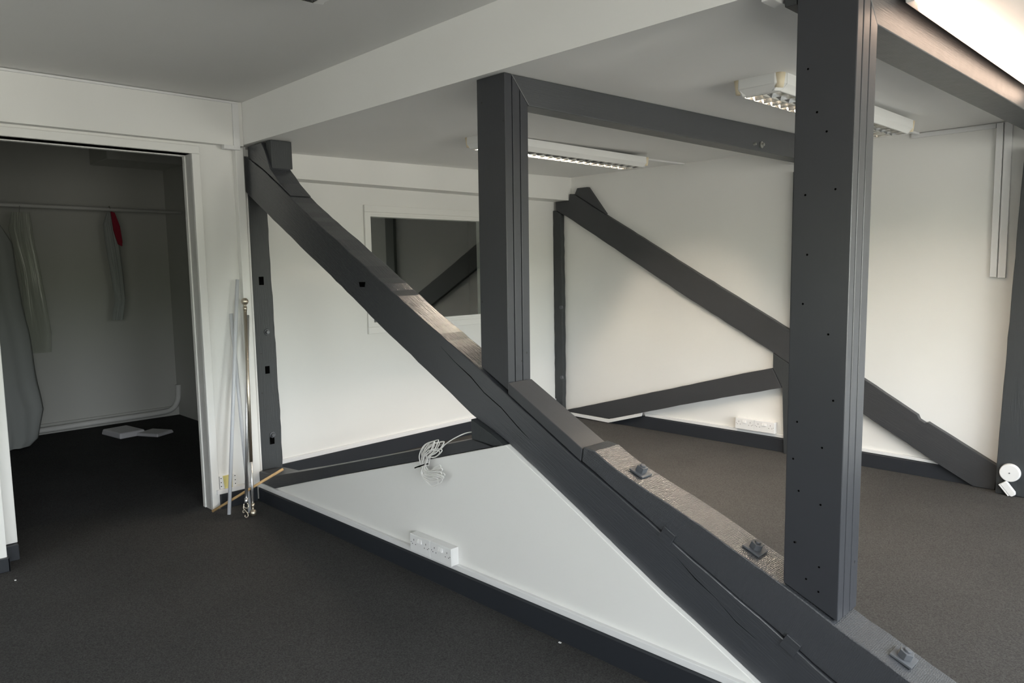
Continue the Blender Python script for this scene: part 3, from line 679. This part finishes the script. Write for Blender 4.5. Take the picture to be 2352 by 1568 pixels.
# rail, pipe and hanging things
RX = -3.15
mb = MB(); mb.cyl((RX, -2.2, 2.185), (RX, 0.795, 2.160), .017, .017, 14)
rail = tag(mb.build('clothes_rail', M['trim'], None, 0, True), 'white hanging rail across the dark store room', 'rail')
mb = MB(); mb.tube(catmull([(-3.50, -2.2, .055), (-3.50, -.578, .055), (-3.50, 0.0, .060), (-3.50, .55, .062), (-3.50, .70, .085), (-3.50, .76, .16), (-3.50, .775, .24), (-3.50, .78, .34)], 8), .028, 12)
tag(mb.build('pipe', M['trim'], None, 0, True), 'white pipe along the back wall of the store room', 'pipe')
struct('baseboard_store', MB().box((-3.6, -2.2, 0), (-3.575, .80, .10)), M['closet'])
MBd = MB().box((-1.72, .775, 0), (-1.66, .7995, 2.0)); tag(MBd.build('light_strip', M['lightstrip'], None, .003), 'narrow tan upright strip painted as orange light at the right of the store room', 'light strip')  # thin orange light shown as a tan-coloured strip

def hanging(name, prof, x, depth, m, label, cat, folds=5, seed=1, thick=True):
    """cloth or film hung from the rail; prof = [(z, y_left, y_right)] from top to bottom"""
    r2 = random.Random(seed); nu = 26; mb = MB(); rows = []
    P = []
    for i in range(len(prof) - 1):
        for j in range(6):
            t = j / 6; P.append(tuple(prof[i][k] * (1 - t) + prof[i + 1][k] * t for k in range(3)))
    P.append(prof[-1])
    for s in (0, 1):
        g = []
        for i, (z, ya, yb) in enumerate(P):
            row = []
            for u in range(nu + 1):
                q = u / nu; bulge = math.sin(PI * q) ** .6 * depth * (.4 + .6 * min(1, i / 8))
                f = .014 * math.sin(2 * PI * folds * q + z * 2 + seed) + .016 * noise.noise((q * 4, z * 2.2, seed))
                xx = x + (bulge * .5 + f * math.sin(PI * q) if s == 0 else -bulge * .5 + f * .5 * math.sin(PI * q))
                row.append(mb.bm.verts.new((xx, ya + (yb - ya) * q + .008 * noise.noise((z * 3, u * .3, seed)), z)))
            g.append(row)
        for i in range(len(g) - 1):
            for u in range(nu): mb.bm.faces.new((g[i][u], g[i][u + 1], g[i + 1][u + 1], g[i + 1][u]))
        rows.append(g)
    bmesh.ops.remove_doubles(mb.bm, verts=mb.bm.verts, dist=.0004)
    return tag(mb.build(name, M[m], None, 0, True), label, cat)
def hook(parent, y, z):
    mb = MB(); mb.tube(catmull([(RX, y, z), (RX, y, z + .03), (RX + .018, y, z + .055), (RX, y, z + .078), (RX - .02, y, z + .058)], 6), .003, 6)
    mb.build('hanger_hook', M['steel'], parent, origin=parent.location)
g1 = hanging('dust_sheet', [(2.02, -1.05, -.80), (1.83, -1.12, -.71), (1.29, -1.2, -.67), (1.05, -1.2, -.635), (.57, -1.2, -.605), (.33, -1.15, -.575), (.07, -1.10, -.635), (.012, -1.05, -.70)], -3.08, .16, 'bag',
             'long grey-white dust sheet hanging to the floor left in the store room', 'dust sheet', 4, 2)
hook(g1, -.93, 2.015)
g2 = hanging('garment_cover', [(2.11, -.69, -.55), (1.96, -.72, -.535), (1.6, -.66, -.50), (1.30, -.655, -.475), (1.03, -.645, -.455), (.84, -.62, -.47)], -3.12, .05, 'film',
             'clear plastic garment cover hanging beside the dust sheet', 'garment cover', 6, 5)
hook(g2, -.62, 2.10)
g3 = hanging('garment_cover', [(2.13, .085, .135), (2.02, .045, .165), (1.86, .050, .185), (1.5, .085, .190), (1.29, .100, .195), (1.10, .060, .165)], -3.12, .06, 'bag',
             'pale garment cover with a dark red cloth at its shoulder in the store room', 'garment cover', 3, 8)
hook(g3, .12, 2.12)
mb = MB(); q = [(.105, 2.142), (.140, 2.13), (.178, 2.00), (.190, 1.86), (.186, 1.81), (.150, 1.83), (.118, 1.96)]
mb.yz(q, -3.082, -3.062); mb.build('red_cloth', M['red'], g3, .004, origin=g3.location)

def packet(cx, cy, w, l, h, rz, label):
    c, s2 = math.cos(rz), math.sin(rz); R_ = lambda u, v: (cx + u * c - v * s2, cy + u * s2 + v * c)
    mb = MB(); mb.prism([(*R_(u, v), .002 + zz) for u, v, zz in ((-w, -l, 0), (w, -l, 0), (w, l, 0), (-w, l, 0))], [(*R_(u * .92, v * .92), h) for u, v in ((-w, -l), (w, -l), (w, l), (-w, l))])
    return tag(mb.build('packet', M['pack'], None, .012, segs=3), label, 'packet')
packet(-2.95, .045, .19, .125, .055, .15, 'left white plastic packet on the store room carpet')
packet(-2.72, .255, .13, .11, .035, .5, 'right white plastic packet on the store room carpet, tucked behind the other')
# specks of litter on the carpet
for (x, y, l) in ((.31, -1.457, 'tiny white scrap on the carpet near the left doorway nib'), (2.74, -.012, 'tiny white scrap on the carpet against the partition skirting')):
    mb = MB(); mb.box((x - .006, y - .004, .0005), (x + .006, y + .004, .004)); tag(mb.build('paper_scrap', M['plastic'], None, .001), l, 'scrap')

# ------------------------------------------------------------------ daylight
w = bpy.data.worlds.new('garden_daylight'); S.world = w; w.use_nodes = True; t = w.node_tree; t.nodes.clear()
tc = N(t, 'ShaderNodeTexCoord'); sep = N(t, 'ShaderNodeSeparateXYZ'); t.links.new(tc.outputs['Generated'], sep.inputs[0])
cr = N(t, 'ShaderNodeValToRGB'); mr = N(t, 'ShaderNodeMapRange'); mr.inputs['From Min'].default_value = -1; mr.inputs['From Max'].default_value = 1
t.links.new(sep.outputs['Z'], mr.inputs['Value']); t.links.new(mr.outputs['Result'], cr.inputs['Fac'])
E_ = cr.color_ramp.elements
E_[0].position = 0.0; E_[0].color = (.36, .35, .32, 1)
E_[1].position = 1.0; E_[1].color = (.74, .87, 1.0, 1)
for pos, c in ((.485, (.38, .375, .33, 1)), (.497, (.24, .27, .18, 1)), (.515, (.30, .34, .24, 1)), (.535, (.90, .95, .96, 1)), (.65, (.90, .96, 1.0, 1))):
    e = E_.new(pos); e.color = c
bg = N(t, 'ShaderNodeBackground', Strength=24.0); t.links.new(cr.outputs['Color'], bg.inputs['Color'])
o = N(t, 'ShaderNodeOutputWorld'); t.links.new(bg.outputs[0], o.inputs['Surface'])
def portal(loc, rot, sx, sy):
    l = bpy.data.lights.new('window_portal', 'AREA'); l.shape = 'RECTANGLE'; l.size = sx; l.size_y = sy; l.cycles.is_portal = True
    ob = bpy.data.objects.new('window_portal', l); ob.location = loc; ob.rotation_euler = rot; COL.objects.link(ob)
for (a, b, c, d) in RW: portal((XR + .17, (a + b) / 2, (c + d) / 2), (0, PI / 2, 0), d - c, b - a)
for (a, b, c, d) in BW: portal(((a + b) / 2, YB - .17, (c + d) / 2), (PI / 2, 0, PI), b - a, d - c)

# ------------------------------------------------------------------ camera
cam = bpy.data.cameras.new('camera'); co = bpy.data.objects.new('camera', cam); COL.objects.link(co)
yaw, pit, roll = math.radians(45.555508), math.radians(5.797706), math.radians(1.012234)
f = Vector((-math.sin(yaw) * math.cos(pit), math.cos(yaw) * math.cos(pit), -math.sin(pit)))
r0 = f.cross(Vector((0, 0, 1))).normalized(); d0 = f.cross(r0)
r_ = math.cos(roll) * r0 + math.sin(roll) * d0; dn = -math.sin(roll) * r0 + math.cos(roll) * d0
R3 = Matrix((r_, -dn, -f)).transposed()
co.matrix_world = Matrix.Translation((4.691, -2.172, 1.55)) @ R3.to_4x4()
cam.sensor_width = 36.0; cam.sensor_fit = 'HORIZONTAL'; cam.lens = 1693.885 / 2352 * 36.0; cam.clip_start = 0.05
S.camera = co
S.view_settings.view_transform = 'Standard'; S.view_settings.look = 'None'; S.view_settings.gamma = 1.0
S.view_settings.exposure = 0.0; S.view_settings.use_curve_mapping = False
S.cycles.max_bounces = 10; S.cycles.diffuse_bounces = 6; S.cycles.glossy_bounces = 5; S.cycles.transparent_max_bounces = 8
S.cycles.sample_clamp_indirect = 8.0; S.cycles.use_denoising = True
